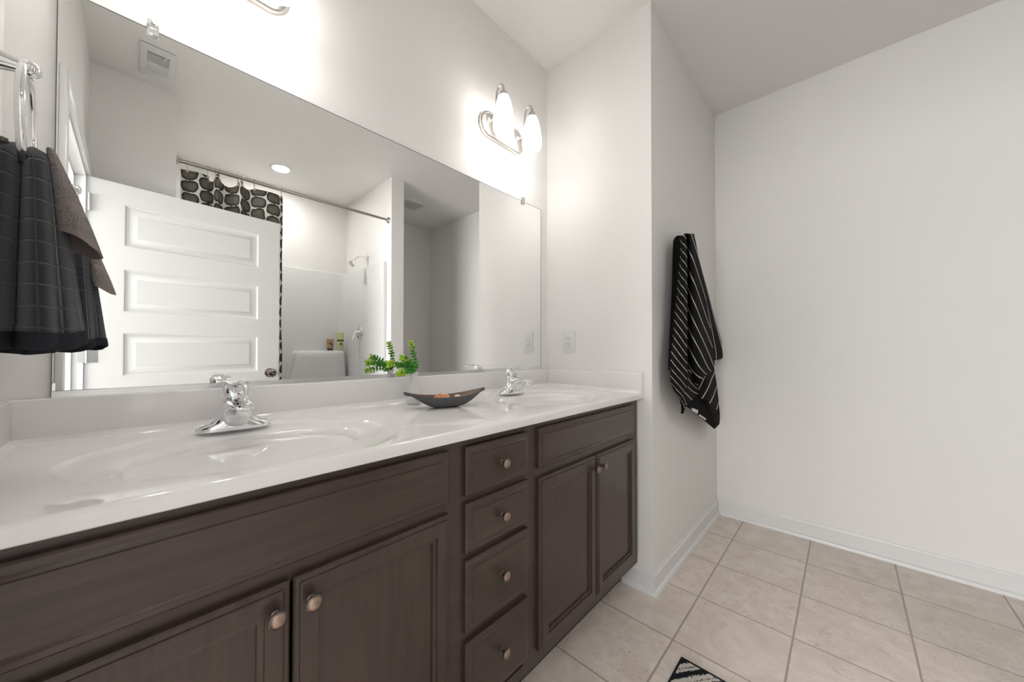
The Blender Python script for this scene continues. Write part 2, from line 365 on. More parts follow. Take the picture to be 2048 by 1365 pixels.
# unseen adjoining bedroom, a plain box around the added window light
struct(MB().box(-3.0, XL-WT-.001, -3.2, 1.0, 0, .012).build('floor_bedroom', CARPET, smooth=False))
m = MB(); m.box(-3.1, -3.0, -3.3, -1.40, 0, H); m.box(-3.1, -3.0, .50, 1.1, 0, H); m.box(-3.1, -3.0, -1.40, .50, 0, .5); m.box(-3.1, -3.0, -1.40, .50, 2.4, H)
struct(m.build('wall_bedroom_west', HALLP, smooth=False))
struct(MB().box(-3.0, XL-WT, 1.0, 1.1, 0, H).build('wall_bedroom_north', HALLP, smooth=False))
struct(MB().box(-3.0, XL-WT-.0, -3.3, -3.2, 0, H).build('wall_bedroom_south', HALLP, smooth=False))
m = MB(); m.box(XL-WT-.012, XL-WT-.0005, -3.2, DY1, 0, H); m.box(XL-WT-.012, XL-WT-.0005, DY0, 1.0, 0, H); m.box(XL-WT-.012, XL-WT-.0005, DY1, DY0, DH+.001, H)
struct(m.build('wall_bedroom_east', HALLP, smooth=False))
m = MB()
for a, b_, c_, d_ in ((-1.40, -1.32, .5, 2.4), (.42, .50, .5, 2.4), (-1.32, .42, .5, .58), (-1.32, .42, 2.32, 2.4), (-.47, -.43, .58, 2.32)): m.box(-3.09, -3.03, a, b_, c_, d_)
struct(m.build('added_window_1', TRIM, smooth=False))  # unseen window frame, made up to carry the fill light
# door lining and casing
m = MB(); J = .018
m.box(XL-WT-.014, XL+.002, DY0-J, DY0, 0, DH); m.box(XL-WT-.014, XL+.002, DY1, DY1+J, 0, DH); m.box(XL-WT-.014, XL+.002, DY1+J, DY0-J, DH-J, DH)
m.box(XL-.06, XL-.04, DY0-J-.012, DY0-J, 0, DH-J); m.box(XL-.06, XL-.04, DY1+J, DY1+J+.012, 0, DH-J); m.box(XL-.06, XL-.04, DY1+J, DY0-J, DH-J-.012, DH-J)
CW = .06
for y0, y1, z0, z1 in ((DY0-.006, DY0+CW, 0, DH+CW), (DY1-CW, DY1+.006, 0, DH+CW), (DY1+.006, DY0-.006, DH-.006, DH+CW)):
    m.bbox(XL, XL+.019, y0, y1, z0, z1, .004)
struct(m.build('trim_1', TRIM))
BBP = [(0, .10), (.006, .10), (.008, .090), (.0125, .084), (.0125, .022), (.021, .016), (.024, .008), (.024, 0), (0, 0)]
def bb(name, f0, f1): struct(MB().loft([[f0(d, z) for d, z in BBP], [f1(d, z) for d, z in BBP]]).build(name, TRIM, ang=25))
bb('baseboard_recess', lambda d, z: (X1-d, -D1-d, z), lambda d, z: (X2-d, -D1-d, z))
bb('baseboard_right', lambda d, z: (X2-d, -D1-d, z), lambda d, z: (X2-d, YB+d, z))
bb('baseboard_end', lambda d, z: (X1-d, -D1-d, z), lambda d, z: (X1-d, -.445, z))
struct(MB().profile_x([(YB+d, z) for d, z in BBP], XB1, X2-.02).build('baseboard_back', TRIM, ang=25))
struct(MB().profile_y([(XB1+d, z) for d, z in BBP], YB+.02, YS).build('baseboard_partition', TRIM, ang=25))
# open door (hinged on the far jamb, swung a little past square)
m = MB(); DWD, DT = .942, .035
zs = [0.012, .23, .475, .595, .84, .957, 1.205, 1.318, 1.565, 1.69, 1.93, 2.04]
PX0, PX1 = .128, .808
def rect(x0, x1, z0, z1, y): return [(x0, y, z0), (x1, y, z0), (x1, y, z1), (x0, y, z1)]
for side in (0, 1):
    y = 0 if side == 0 else -DT; s = -1 if side == 0 else 1
    m.add(rect(0, PX0, zs[0], zs[-1], y), [(0, 1, 2, 3)]); m.add(rect(PX1, DWD, zs[0], zs[-1], y), [(0, 1, 2, 3)])
    for i in range(0, 12, 2): m.add(rect(PX0, PX1, zs[i], zs[i+1], y), [(0, 1, 2, 3)])
    for i in range(1, 11, 2):
        m.rings_y(PX0, PX1, zs[i], zs[i+1], [(0, y), (.006, y+s*.001), (.012, y+s*.007), (.020, y+s*.009), (.026, y+s*.009), (.052, y+s*.0035), (.056, y+s*.0015), (.058, y+s*.0015)], False)
for a, b_, c_, d_ in ((0, 0, zs[0], zs[-1]), (DWD, DWD, zs[0], zs[-1])): m.add([(a, 0, c_), (a, -DT, c_), (a, -DT, d_), (a, 0, d_)], [(0, 1, 2, 3)])
for z in (zs[0], zs[-1]): m.add([(0, 0, z), (DWD, 0, z), (DWD, -DT, z), (0, -DT, z)], [(0, 1, 2, 3)])
da = atan2(-1.713+1.625, .755+.185); ca, sa = cos(da), sin(da)
m.v = [(-.183 + x*ca - y*sa, -1.627 + x*sa + y*ca, z) for x, y, z in m.v]
def dloc(x, y, z): return (-.183 + x*ca - y*sa, -1.627 + x*sa + y*ca, z)
door = struct(m.build('door_1', DOORM, ang=20), 'white panelled door standing open in front of the shower')
k = MB(); nrm = (-sa, ca, 0); KP = [(.032, 0), (.032, .004), (.026, .008), (.012, .012), (.011, .03), (.02, .036), (.028, .046), (.0295, .056), (.026, .066), (.017, .071), (.006, .072), (.005, .0715)]
k.lathe(KP, dloc(DWD-.062, 0, .945), nrm); k.lathe(KP, dloc(DWD-.062, -DT, .945), (sa, -ca, 0))
k.build('door_knob', DARKNI, door)
for hz in (.25, 1.085, 1.90):
    h = MB()
    if hz < 1.5: h.box(-.22, -.186, DY1+.0185, DY1+.0205, hz-.045, hz+.045)
    h.lathe([(.006, -.047), (.006, .047)], (-.186, -1.618, hz), n=12)
    if hz < 1.5: h.add([dloc(.001, .0015, hz-.045), dloc(.036, .0015, hz-.045), dloc(.036, .0015, hz+.045), dloc(.001, .0015, hz+.045), dloc(.001, -.001, hz-.045), dloc(.036, -.001, hz-.045), dloc(.036, -.001, hz+.045), dloc(.001, -.001, hz+.045)],
          [(0, 1, 2, 3), (4, 5, 6, 7), (0, 1, 5, 4), (1, 2, 6, 5), (2, 3, 7, 6), (3, 0, 4, 7)])
    h.build('hinge', ALU, door)
# ================================================================== VANITY CABINET
cab = thing('vanity_cabinet', (.75, -.27, 0), 'long dark espresso double vanity cabinet with doors and drawers under the white top', 'cabinet')
FF = -.511; CX0, CX1 = XL+.003, X1-.003
m = MB(); m.box(CX0, CX1, FF+.02, -.002, .115, .133); m.box(CX0, CX1, -.012, -.002, .133, .70); m.box(CX0, CX0+.016, FF+.02, -.012, .133, ZC-.027); m.box(CX1-.016, CX1, FF+.02, -.012, .133, ZC-.027)
m.box(.585, .601, FF+.02, -.012, .133, .75); m.box(.869, .885, FF+.02, -.012, .133, .75)
# face frame with rails and stiles
RX = [CX0, -.165, .568, .598, .874, .906, 1.650, CX1]
m.box(CX0, CX1, FF+.0006, FF+.02, .115, .152); m.box(CX0, CX1, FF+.0006, FF+.02, .862, ZC-.027)
for a, b_ in ((CX0, -.14), (.545, .618), (.852, .928), (1.628, CX1)): m.box(a, b_, FF, FF+.0199, .115, ZC-.027)
for a, b_ in ((-.16, .56), (.91, 1.64)): m.box(a, b_, FF+.0006, FF+.0198, .70, .745)
for z in (.3735, .58, .726): m.box(.60, .88, FF+.0006, FF+.0198, z-.02, z+.02)
m.build('carcass', WOODX, cab, smooth=False)
MB().box(CX0, CX1-.012, -.435, -.42, 0, .115).build('toe_kick', pbr('toe_kick_black', (.012, .011, .011), .6), cab, smooth=False)
FP = FF - .019    # front plane of doors and drawers
EDGE_R = [(0, FF-.0005), (0, FF-.011), (.003, FF-.0135), (.009, FF-.0145), (.010, FF-.017), (.013, FP), (.0135, FP)]
def knob(x, z, parent):
    k = MB(); k.cur = 0
    k.lathe([(.0075, 0), (.0075, .002), (.005, .004), (.0047, .011), (.008, .015), (.0135, .0172), (.0146, .0188), (.0144, .0204), (.0125, .0212), (.0118, .0222)], (x, FP, z), (0, -1, 0), 28, True, False)
    k.cur = 1; k.lathe([(.0118, .0222), (.0095, .0243), (.006, .0260), (.0005, .0266)], (x, FP, z), (0, -1, 0), 28, False, False)
    k.build('knob', [BRONZE, COPPER], parent)
def slab(name, x0, x1, z0, z1, kn=True):
    o = MB().rings_y(x0, x1, z0, z1, EDGE_R[:3] + [(.012, FF-.0145), (.0135, FF-.0155), (.020, FF-.0165), (.0215, FP), (.023, FP)]).build(name, WOODX, cab, ang=25)
    if kn: knob((x0+x1)/2, (z0+z1)/2 + (.0 if z1-z0 < .15 else .012), o)
    return o
def cdoor(x0, x1, z0, z1, kx):
    o = MB().rings_y(x0, x1, z0, z1, EDGE_R + [(.040, FP), (.0405, FP+.0035), (.044, FP+.0045), (.050, FP+.005), (.0505, FP+.010), (.053, FP+.010)]).build('door', WOODZ, cab, ang=25)
    knob(kx, z1-.043, o)
slab('false_front', -.152, .553, .736, .863, False); slab('false_front', .917, 1.640, .736, .863, False)
cdoor(-.152, .197, .16, .709, .172); cdoor(.203, .553, .16, .709, .229)
cdoor(.918, 1.280, .16, .704, 1.253); cdoor(1.286, 1.640, .16, .704, 1.310)
for z0, z1 in ((.735, .861), (.589, .716), (.386, .570), (.175, .361)): slab('drawer', .608, .863, z0, z1)
# ================================================================== VANITY TOP
top = thing('basin_countertop', (.75, -.27, ZC), 'glossy white one piece vanity top with two oval basins on the dark cabinet', 'countertop')
BAS = ((.19, XL+.001, .73), (1.255, .73, X1-.001))
m = MB(); N = 96
for cx, x0, x1 in BAS:
    y0, y1 = YF+.012, -.02; cy = -.292
    ang = [2*pi*j/N for j in range(N)]
    for qx, qy in ((x0, y0), (x0, y1), (x1, y0), (x1, y1)):
        a = atan2(qy-cy, qx-cx) % (2*pi); j = min(range(N), key=lambda i: abs(ang[i]-a)); ang[j] = a
    def ray(a):
        dx, dy = cos(a), sin(a); ts = []
        if abs(dx) > 1e-9: ts.append(((x1 if dx > 0 else x0)-cx)/dx)
        if abs(dy) > 1e-9: ts.append(((y1 if dy > 0 else y0)-cy)/dy)
        t = min(ts); return (cx+dx*t, cy+dy*t, ZC)
    R = [[ray(a) for a in ang]]
    for a_, b_, dy, dz in ((.292, .2125, 0, 0), (.288, .2085, 0, -.0008), (.283, .2035, 0, -.0035), (.278, .1985, 0, -.0052), (.262, .184, -.006, -.0066), (.236, .166, -.016, -.0088), (.222, .154, -.022, -.0115), (.214, .147, -.024, -.016), (.208, .142, -.024, -.024), (.196, .131, -.023, -.048), (.172, .113, -.02, -.080), (.135, .088, -.015, -.106), (.085, .057, -.008, -.122), (.03, .022, -.004, -.129)):
        R.append([(cx + a_*cos(a)*(1 if True else 1), cy + dy + b_*sin(a), ZC+dz) for a in ang])
    m.loft(R, cap0=False)
fp = [(YF+.012, ZC), (YF+.006, ZC-.0012), (YF+.0022, ZC-.0045), (YF+.0004, ZC-.009), (YF, ZC-.014), (YF, ZC-.024), (YF+.002, ZC-.026), (-.02, ZC-.026), (-.001, ZC-.026), (-.001, ZC-.001), (-.02, ZC)]
xs = [XL+.001, .73, X1-.001]
m.loft([[(x, y, z) for y, z in fp] for x in xs], close=False, cap0=True, cap1=True)
m.build('counter', MARBLE, top, ang=40, weld=.0004)
m = MB(); m.bbox(XL+.001, X1-.001, -.021, -.001, ZC-.004, 1.006, .0035, 3)
m.loft([[(x, -.0205, ZC-.001), (x, -.030, ZC-.001), (x, -.0255, ZC+.0025), (x, -.0225, ZC+.009), (x, -.0205, ZC+.014)] for x in (XL+.02, X1-.02)])
m.build('backsplash', MARBLE, top, ang=40)
for s, xa, xb in ((1, XL+.001, XL+.021), (-1, X1-.021, X1-.001)):
    m = MB(); m.bbox(xa, xb, YF+.001, -.0205, ZC-.004, 1.006, .0035, 3)
    xi = xb if s > 0 else xa
    m.loft([[(xi, y, ZC-.001), (xi+s*.009, y, ZC-.001), (xi+s*.0045, y, ZC+.0025), (xi+s*.0015, y, ZC+.009), (xi, y, ZC+.014)] for y in (YF+.012, -.022)])
    m.build('side_splash', MARBLE, top, ang=40)
for cx, a, b_ in BAS: MB().lathe([(.030, 0), (.030, .003), (.022, .004), (.020, .001), (.002, .001)], (cx, -.296, ZC-.1295)).build('drain', CHROME, top)
# ================================================================== MIRROR
mx0, mx1, mz0, mz1 = -.129, 1.634, 1.0095, 1.904
mir = thing('wall_mirror', ((mx0+mx1)/2, 0, mz0), 'wide frameless mirror clipped to the wall above the backsplash', 'mirror')
MB().box(mx0, mx1, -.006, -.0005, mz0+.001, mz1).build('glass', MIRROR, mir, smooth=False)
m = MB(); e = .0016
m.box(mx0-e, mx0, -.0066, -.0004, mz0, mz1+e); m.box(mx1, mx1+e, -.0066, -.0004, mz0, mz1+e); m.box(mx0, mx1, -.0066, -.0004, mz1, mz1+e)
m.build('edge_shadow_line', EDGE, mir, smooth=False)  # shadow gap and edge reflection painted as a thin dark border
m = MB(); m.profile_x([(-.0005, mz0-.0035), (-.0105, mz0-.0035), (-.0105, mz0+.010), (-.0085, mz0+.0105), (-.0085, mz0), (-.0005, mz0)], mx0, mx1)
m.build('edge_channel', ALU, mir, smooth=False)
for cx in (.023, 1.475):
    m = MB(); m.bbox(cx-.011, cx+.011, -.013, -.0068, mz1-.016, mz1+.004, .003); m.bbox(cx-.011, cx+.011, -.013, -.0005, mz1+.003, mz1+.022, .003)
    c = m.build('mirror_clip', CLEAR, mir); c['label'] = 'clear plastic clip'
    MB().lathe([(.0045, 0), (.0045, .001), (.002, .0025), (.0003, .0027)], (cx, -.0132, mz1+.013), (0, -1, 0), 14, True, False).build('screw', STEEL, c)
# ================================================================== FAUCETS
def make_faucet(x, y, label):
    f = thing('faucet', (x, y, ZC), label, 'faucet', 'chrome basin faucets')
    z = ZC - .0005
    def sup(hx, hy, zz, yo=0, p=2.4):
        return [(x + hx*math.copysign(abs(cos(t))**(2/p), cos(t)), y + yo + hy*math.copysign(abs(sin(t))**(2/p), sin(t)), z+zz) for t in [2*pi*i/40 for i in range(40)]]
    sec = [(.080, .027, 0, 0), (.081, .028, .003, 0), (.079, .0275, .008, 0), (.070, .0265, .014, -.001), (.054, .0255, .019, -.002), (.044, .0255, .027, -.003), (.0375, .025, .038, -.004), (.0335, .0245, .052, -.004), (.0305, .024, .066, -.003), (.0285, .0235, .078, -.001), (.028, .0232, .080, 0)]
    m = MB(); m.loft([sup(a, b_, c_, d_) for a, b_, c_, d_ in sec])
    m.build('base', CHROME, f, ang=50)
    m = MB(); K = []
    for yy, w_, zb, zt_ in ((.006, .024, .020, .079), (-.006, .0285, .012, .0805), (-.020, .0305, .006, .0815), (-.028, .0300, .010, .0815), (-.034, .0290, .026, .081), (-.041, .0280, .039, .080), (-.052, .0268, .0475, .0785), (-.068, .0252, .0530, .0760), (-.086, .0236, .0560, .0725), (-.100, .0220, .0575, .0690), (-.108, .0190, .0585, .0660), (-.111, .0120, .0600, .0640)):
        zc_, hz = (zb+zt_)/2, (zt_-zb)/2
        K.append([(x + w_*math.copysign(abs(cos(t))**(2/2.8), cos(t)), y + yy, z + zc_ + hz*math.copysign(abs(sin(t))**(2/2.8), sin(t))) for t in [2*pi*q/36 for q in range(36)]])
    m.loft(K)
    m.lathe([(.0145, .012), (.0145, -.006), (.0135, -.009), (.012, -.009), (.010, -.004)], (x, y-.094, z+.054), n=24)
    m.build('spout', CHROME, f, ang=50)
    m = MB(); m.loft([sup(.0272, .0225, .082, 0, 2.4), sup(.0280, .0232, .086, 0, 2.4), sup(.0276, .021, .098, .002, 2.4), sup(.0268, .017, .108, .005, 2.4), sup(.022, .011, .115, .007, 2.4), sup(.006, .004, .118, .006, 2.2)])
    pts = spline([(x, y+.013, z+.090), (x, y+.012, z+.106), (x, y+.001, z+.117), (x, y-.022, z+.1205), (x, y-.052, z+.1185), (x, y-.080, z+.119), (x, y-.094, z+.1225)], 6); k = len(pts)-1
    def lw(i):
        s = i/k; return (.0275 - .006*s + (.0 if s < .9 else -.006*(s-.9)/.1), .0075-.0042*s)
    m.tube(pts, [lw(i) for i in range(k+1)], 24, True, [(1, 0, 0)])
    m.build('lever', CHROME, f, ang=50)
    MB().lathe([(.0032, 0), (.0032, .035), (.006, .038), (.007, .044), (.005, .050), (.001, .052)], (x, y+.030, z), n=16).build('drain_lift_rod', CHROME, f)
    dot = MB().ball((x+.002, y-.0235, z+.0885), .0022); d = dot.build('temperature_dot', pbr('red_dot', (.35, .02, .03), .3), f); d['label'] = 'small red dot'
    return f
f1 = make_faucet(.183, -.122, 'chrome single lever faucet at the nearer left basin')
make_faucet(1.252, -.122, 'chrome single lever faucet at the far right basin beside the end wall')
# ================================================================== SCONCES
def make_sconce(cx, cz, label):
    s = thing('wall_sconce', (cx, 0, cz), label, 'wall lamp', 'two light vanity sconces')
    def stad(hl, hh, y):
        out = []
        for i in range(48):
            t = 2*pi*i/48; r = hh; ox = (hl-hh) if cos(t) > 0 else -(hl-hh); out.append((cx+ox+r*cos(t), y, cz+r*sin(t)))
        return out
    MB().loft([stad(.160, .060, -.0005), stad(.160, .060, -.016), stad(.157, .057, -.021), stad(.150, .050, -.024), stad(.149, .049, -.0225), stad(.14, .04, -.0225)]).build('backplate', NICKEL, s, ang=30)
    for sx in (-.106, .106):
        x = cx+sx
        path = spline([(x, -.022, cz+.018), (x, -.042, cz+.012), (x, -.058, cz+.024), (x, -.063, cz+.07), (x, -.067, cz+.115), (x, -.078, cz+.142), (x, -.093, cz+.147), (x, -.106, cz+.136), (x, -.110, cz+.112)], 6)
        m = MB(); m.tube(path, .0052, 12); m.lathe([(.012, 0), (.011, .004), (.006, .006)], (x, -.0225, cz+.018), (0, -1, 0), 20); a = m.build('arm', NICKEL, s)
        MB().lathe([(.0245, -.030), (.0225, -.023), (.017, -.012), (.0105, -.003), (.0062, .003), (.0055, .012)], (x, -.110, cz+.112), n=28).build('shade_cap', NICKEL, a)
        MB().lathe([(.0335, -.081), (.041, -.078), (.0465, -.069), (.0487, -.052), (.0485, -.032), (.046, -.006), (.0415, .022), (.0355, .048), (.0295, .068), (.0245, .079), (.018, .085), (.010, .087)], (x, -.110, cz), n=36, cap0=False).build('lamp_shade', [SHADE, SHADE_F], a)
        for p_ in a.children[-1].data.polygons:
            if (p_.center.y + .110)/hypot(p_.center.x - x, p_.center.y + .110) < -.85: p_.material_index = 1
        MB().lathe([(.012, .02), (.022, 0), (.0275, -.022), (.0275, -.038), (.021, -.052), (.010, -.058), (.0005, -.0585)], (x, -.110, cz), n=28, cap1=False).build('light_bulb', BULB, a)
    MB().ball((cx, -.024, cz-.002), .0055).build('finial', NICKEL, s)
make_sconce(1.311, 2.198, 'brushed nickel two shade sconce on the wall above the right end of the mirror')
make_sconce(.170, 2.183, 'brushed nickel sconce above the left of the mirror, cut by the top of the photo')
# ================================================================== OUTLET
o = thing('wall_outlet', (X1, -.147, 1.158), 'white double electrical outlet on the end wall above the side splash', 'outlet')
m = MB(); m.bbox(X1-.006, X1-.0003, -.147-.035, -.147+.035, 1.158-.0575, 1.158+.0575, .002); m.build('cover_plate', WHITE, o)
m = MB(); m.bbox(X1-.0085, X1-.005, -.147-.0165, -.147+.0165, 1.158-.034, 1.158+.034, .0015); r = m.build('receptacle', WHITE, o)
m = MB()
for dz in (.016, -.016):
    m.box(X1-.0088, X1-.0082, -.147+.0055, -.147+.0075, 1.158+dz+.000, 1.158+dz+.0085); m.box(X1-.0088, X1-.0082, -.147-.0075, -.147-.0055, 1.158+dz+.001, 1.158+dz+.0075)
    m.lathe([(.0025, 0), (.0025, .0006)], (X1-.0082, -.147, 1.158+dz-.0065), (-1, 0, 0), 12)
m.build('slots', BLACK, r, smooth=False)
for dz in (.048, -.048): MB().lathe([(.003, 0), (.003, .0008), (.001, .0014)], (X1-.006, -.147, 1.158+dz), (-1, 0, 0), 14).build('screw', WHITE, o)
# ================================================================== STRIPED TOWEL ON ITS HOOK
HKX = 2.07
o = thing('towel_hook', (HKX, -D1, 1.70), 'small nickel wall hook hidden behind the top of the black striped towel', 'hook')
MB().lathe([(.02, 0), (.02, .004), (.008, .008), (.0065, .03), (.009, .034), (.009, .038), (.002, .040)], (HKX, -D1-.0003, 1.690), (0, -1, 0), 24).build('hook_stem', NICKEL, o)
def patch(name, rows, mat, parent, nu=6, nv=6, th=.004):
    nr, nc = len(rows), len(rows[0]); V = [[Vector(q) for q in r] for r in rows]; G = []
    def c1(L, t):
        i = min(int(t), len(L)-2); f = t-i
        return cr(L[max(i-1, 0)], L[i], L[i+1], L[min(i+2, len(L)-1)], f)
    for a in range((nr-1)*nv+1):
        row = [c1([V[i][j] for i in range(nr)], a/nv) for j in range(nc)]
        G.append([c1(row, b/nu) for b in range((nc-1)*nu+1)])
    m = MB(); W = len(G[0]); m.v = [tuple(q[:3]) for r in G for q in r]
    m.f = [(i*W+j, i*W+j+1, (i+1)*W+j+1, (i+1)*W+j) for i in range(len(G)-1) for j in range(W-1)]; m.m = [0]*len(m.f)
    m.uv = [(j/(W-1), q[3]) for r in G for j, q in enumerate(r)]
    o = m.build(name, mat, parent, ang=180)
    sm = o.modifiers.new('thickness', 'SOLIDIFY'); sm.thickness = th; sm.offset = 0
    return o
tw = thing('striped_towel', (HKX, -D1-.06, .62), 'black towel with thin white stripes hanging in folds on the recessed wall', 'towel')
for nm in ('side_fold', 'back_fold', 'lower_fold', 'left_lower_fold', 'inner_fold', 'centre_fold', 'front_fold', 'corner_tail', 'hem'):
    h = patch(nm, TOWEL[nm], HEMB if nm in ('hem', 'corner_tail', 'side_fold', 'inner_fold') else STRIPE, tw)
h['label'] = 'plain black hem'
def tagpatch(q, nm, ys):
    m = MB(); m.loft([[(x, y+ys, z) for x, y, z in q], [(x, y+ys-.002, z) for x, y, z in q]]); o = m.build(nm, TAGM, h, smooth=False); o['label'] = 'white sewn care label'
    return o
tagpatch([(1.937, -.68, .833), (2.045, -.68, .809), (2.036, -.68, .792), (1.952, -.68, .815)], 'care_label', .003)
tagpatch([(2.071, -.68, .785), (2.192, -.68, .746), (2.182, -.68, .739), (2.062, -.68, .779)], 'care_label', .003)
# ================================================================== TOWEL RING AND TOWELS
RY = -.30
rg = thing('towel_ring', (XL, RY, 1.555), 'chrome towel ring on the left wall holding the dark towel', 'towel ring')
MB().lathe([(.034, .0005), (.034, .004), (.027, .009), (.021, .022), (.0155, .042), (.0115, .058), (.010, .066), (.0125, .070), (.0135, .076), (.0115, .083), (.006, .0875), (.001, .0885)], (XL, RY, 1.555), (1, 0, 0), 30).build('post', CHROME, rg)
rc = Vector((-.1275, RY, 1.473)); L = []
for i in range(49):
    t = 2*pi*i/48; L.append(rc + Vector((.0045*sin(t), -.078*sin(t), .078*cos(t))))
m = MB(); K = []
for i in range(48):
    t = 2*pi*i/48; c0 = L[i]; rad = (c0-rc).normalized(); ax = Vector((1, -.05, 0)).normalized()
    K.append([c0 + ax*.0054*cos(a) + rad*.0042*sin(a) for a in [2*pi*j/14 for j in range(14)]])
m.loft(K + [K[0]], False, False); m.build('ring', CHROME, rg, weld=.00001)
# dark towel: pleated, hangs both sides of the ring
dk = thing('hand_towel', (-.128, RY, 1.11), 'charcoal checked hand towel hanging through the chrome ring', 'towel')
NA, NR = 120, 40; loops = []; uvs = []
for i in range(NR+1):
    t = i/NR; z = 1.428 - .318*t
    top_in = 1 - max(0, 1 - t/.07)**2.2
    hx = (.030 + .036*t**.85)*(.35+.65*top_in); hy = (.036 + .052*t**.8)*(.4+.6*top_in); cx = -.1285 + .0015*t; cy = RY - .012*t; Lp = []; arc = 0; prev = None
    for j in range(NA):
        a = 2*pi*j/NA
        def dip(a0, wd, am):
            d = abs((a - a0 + pi) % (2*pi) - pi); return am*math.exp(-(d/wd)**2)
        k = 1 - dip(radians(268), .26, .62 if t < .9 else .55) - dip(radians(92), .28, .55) - dip(radians(318), .13, .10*t) - dip(radians(228), .15, .13*t) - dip(radians(30), .2, .16*t) - dip(radians(150), .2, .12*t)
        k += .035*t*sin(5*a+1) + .012*sin(13*a+2*t)
        x = cx + hx*k*cos(a); y = cy + hy*k*sin(a); x = max(x, XL+.006)
        zz = z + (t**6)*(.010*cos(a) + .006*sin(3*a+.6)) + (.012*math.exp(-((t)/.12)**2)*(abs(cos(a))-.6))
        p_ = (x, y, zz); arc += 0 if prev is None else hypot(x-prev[0], y-prev[1]); prev = p_; Lp.append(p_); uvs.append((12*j/NA + .2, .318*t/.033 + .3))
    loops.append(Lp)
m = MB(); m.loft(loops, True, False); m.uv = uvs; m.build('towel_body', TERRY_DK, dk, ang=180)
b = loops[-1]
def nout(L, o, dz):
    out = []
    for q in range(len(L)):
        a, c = L[q-1], L[(q+1) % len(L)]; dx, dy = c[0]-a[0], c[1]-a[1]; l_ = hypot(dx, dy) or 1
        out.append((max(L[q][0] + dy/l_*o, XL+.004), L[q][1] - dx/l_*o, L[q][2] + dz))
    return out
m = MB(); m.loft([nout(loops[-4], .0006, 0)] + [nout(q, .0014, 0) for q in loops[-4:]] + [nout(b, .0008, -.003), nout(b, 0, -.004), nout(b, -.003, -.002), nout(loops[-3], -.003, 0), nout(loops[-10], -.003, 0)], False, False); m.build('hem', HEMD, dk, ang=180)
# taupe washcloth: a cone on the room side, open at the hem, and a fringe over the other lobe
wc = thing('washcloth', (-.07, RY, 1.28), 'small taupe washcloth tucked in the ring over the dark towel', 'washcloth')
def cone(t0, t1, n, grow=0.0, inner=False):
    out = []
    for i in range(n+1):
        t = t0 + (t1-t0)*i/n; hx = .005 + .0195*t**.9 + grow; hy = .016 + .030*t**.9 + grow
        xr = -.1285 + (.030 + .036*((1.428-(1.428-.148*t))/.318)**.85)
        cx = -.1015 + .033*t; cy = RY - .004; z = 1.432 - .148*t
        out.append([(cx + hx*(1+.10*t*cos(3*a+.5)+.02*sin(9*a))*cos(a), cy + hy*(1+.06*t*sin(4*a))*sin(a), z + t**4*(.014*cos(a)*-1 + .006*sin(a)*-1) - (.0 if t > .05 else 0)) for a in [2*pi*j/60 for j in range(60)]])
    return out
m = MB(); m.loft(cone(0, .56, 14), True, False); m.loft(cone(.64, .90, 8), False, False)
c1 = m.build('cloth', TERRY_GR, wc, ang=180)
m = MB(); bnd = cone(.56, .64, 4, -.0004); m.loft(bnd, False, False); m.build('woven_band', BAND, wc, ang=180)
m = MB(); hem = cone(.90, 1.0, 4); inn = cone(1.0, .35, 8, -.0028); m.loft(hem + inn, False, False); m.build('hem', BAND, wc, ang=60)
m = MB(); fr = []
for i in range(9):
    s = i/8; a = radians(66 + 80*s)
    cxx = -.1655 + .026*(1-2*s)*-.0; 
    fr.append([(-.1495 + (.0225+q*.0026)*cos(a), RY-.006 + .026*sin(b_), 1.4000 + (.0225 + q*.0026)*sin(a) + .0015*sin(7*b_)) for q, b_ in [(0, -pi/2+pi*k/10) for k in range(11)] + [(1, pi/2-pi*k/10) for k in range(11)]])
m.loft(fr, True, True); m.build('folded_edge', TERRY_GR, wc, ang=180)
# ================================================================== ON THE VANITY TOP
vs = thing('vase', (.737, -.092, ZC), 'small white bottle vase by the backsplash behind the boat bowl', 'vase')
prof = [(.021, .0003), (.024, .003), (.0265, .014), (.0275, .026), (.026, .042), (.0215, .060), (.0160, .080), (.0122, .096), (.0113, .104), (.0122, .110), (.0155, .118), (.0140, .1182), (.0108, .110), (.0098, .102), (.012, .09)]
MB().lathe(prof, (.737, -.092, ZC), n=40, cap0=True, cap1=False).build('vase_body', CERAM, vs)
pl = thing('succulent_sprigs', (.737, -.092, ZC+.1), 'bright green artificial succulent sprigs standing in the white vase', 'plant')
rnd = random.Random(3)
def sprig(pts, nl, r0, r1):
    P = spline(pts, 8); m = MB(); m.cur = 0
    m.tube(P, .0013, 6); k = len(P)-1
    for i in range(nl):
        s = .22 + .78*i/(nl-1); f = s*k; a_ = min(int(f), k-1); c = P[a_].lerp(P[a_+1], f-a_); d = (P[a_+1]-P[a_]).normalized()
        u = d.orthogonal().normalized(); v = d.cross(u); r = (r0+(r1-r0)*s)*rnd.uniform(.8, 1.15); th0 = i*1.57 + rnd.uniform(-.3, .3)
        for q in range(4 if i % 2 else 3):
            th = th0 + q*2*pi/(4 if i % 2 else 3); ax = (u*cos(th) + v*sin(th)); m.cur = 2 if s > .80+rnd.uniform(-.1, .1) else 1
            cc = c + ax*r*.95 + d*r*.3; dr = (ax + d*.55).normalized(); sd = d.cross(ax)
            up = dr.cross(sd)
            vsx = []
            for e in range(7):
                ph = pi*e/6
                for g in range(8):
                    al = 2*pi*g/8; vsx.append(cc + dr*(-cos(ph)*r*.95) + sd*(sin(ph)*cos(al)*r*.80) + up*(sin(ph)*sin(al)*r*.48))
            m.add(vsx, [(e*8+g, e*8+(g+1) % 8, (e+1)*8+(g+1) % 8, (e+1)*8+g) for e in range(6) for g in range(8)])
    m.cur = 0; return m.build('sprig', [STEM, GREEN, LIME], pl, ang=180)
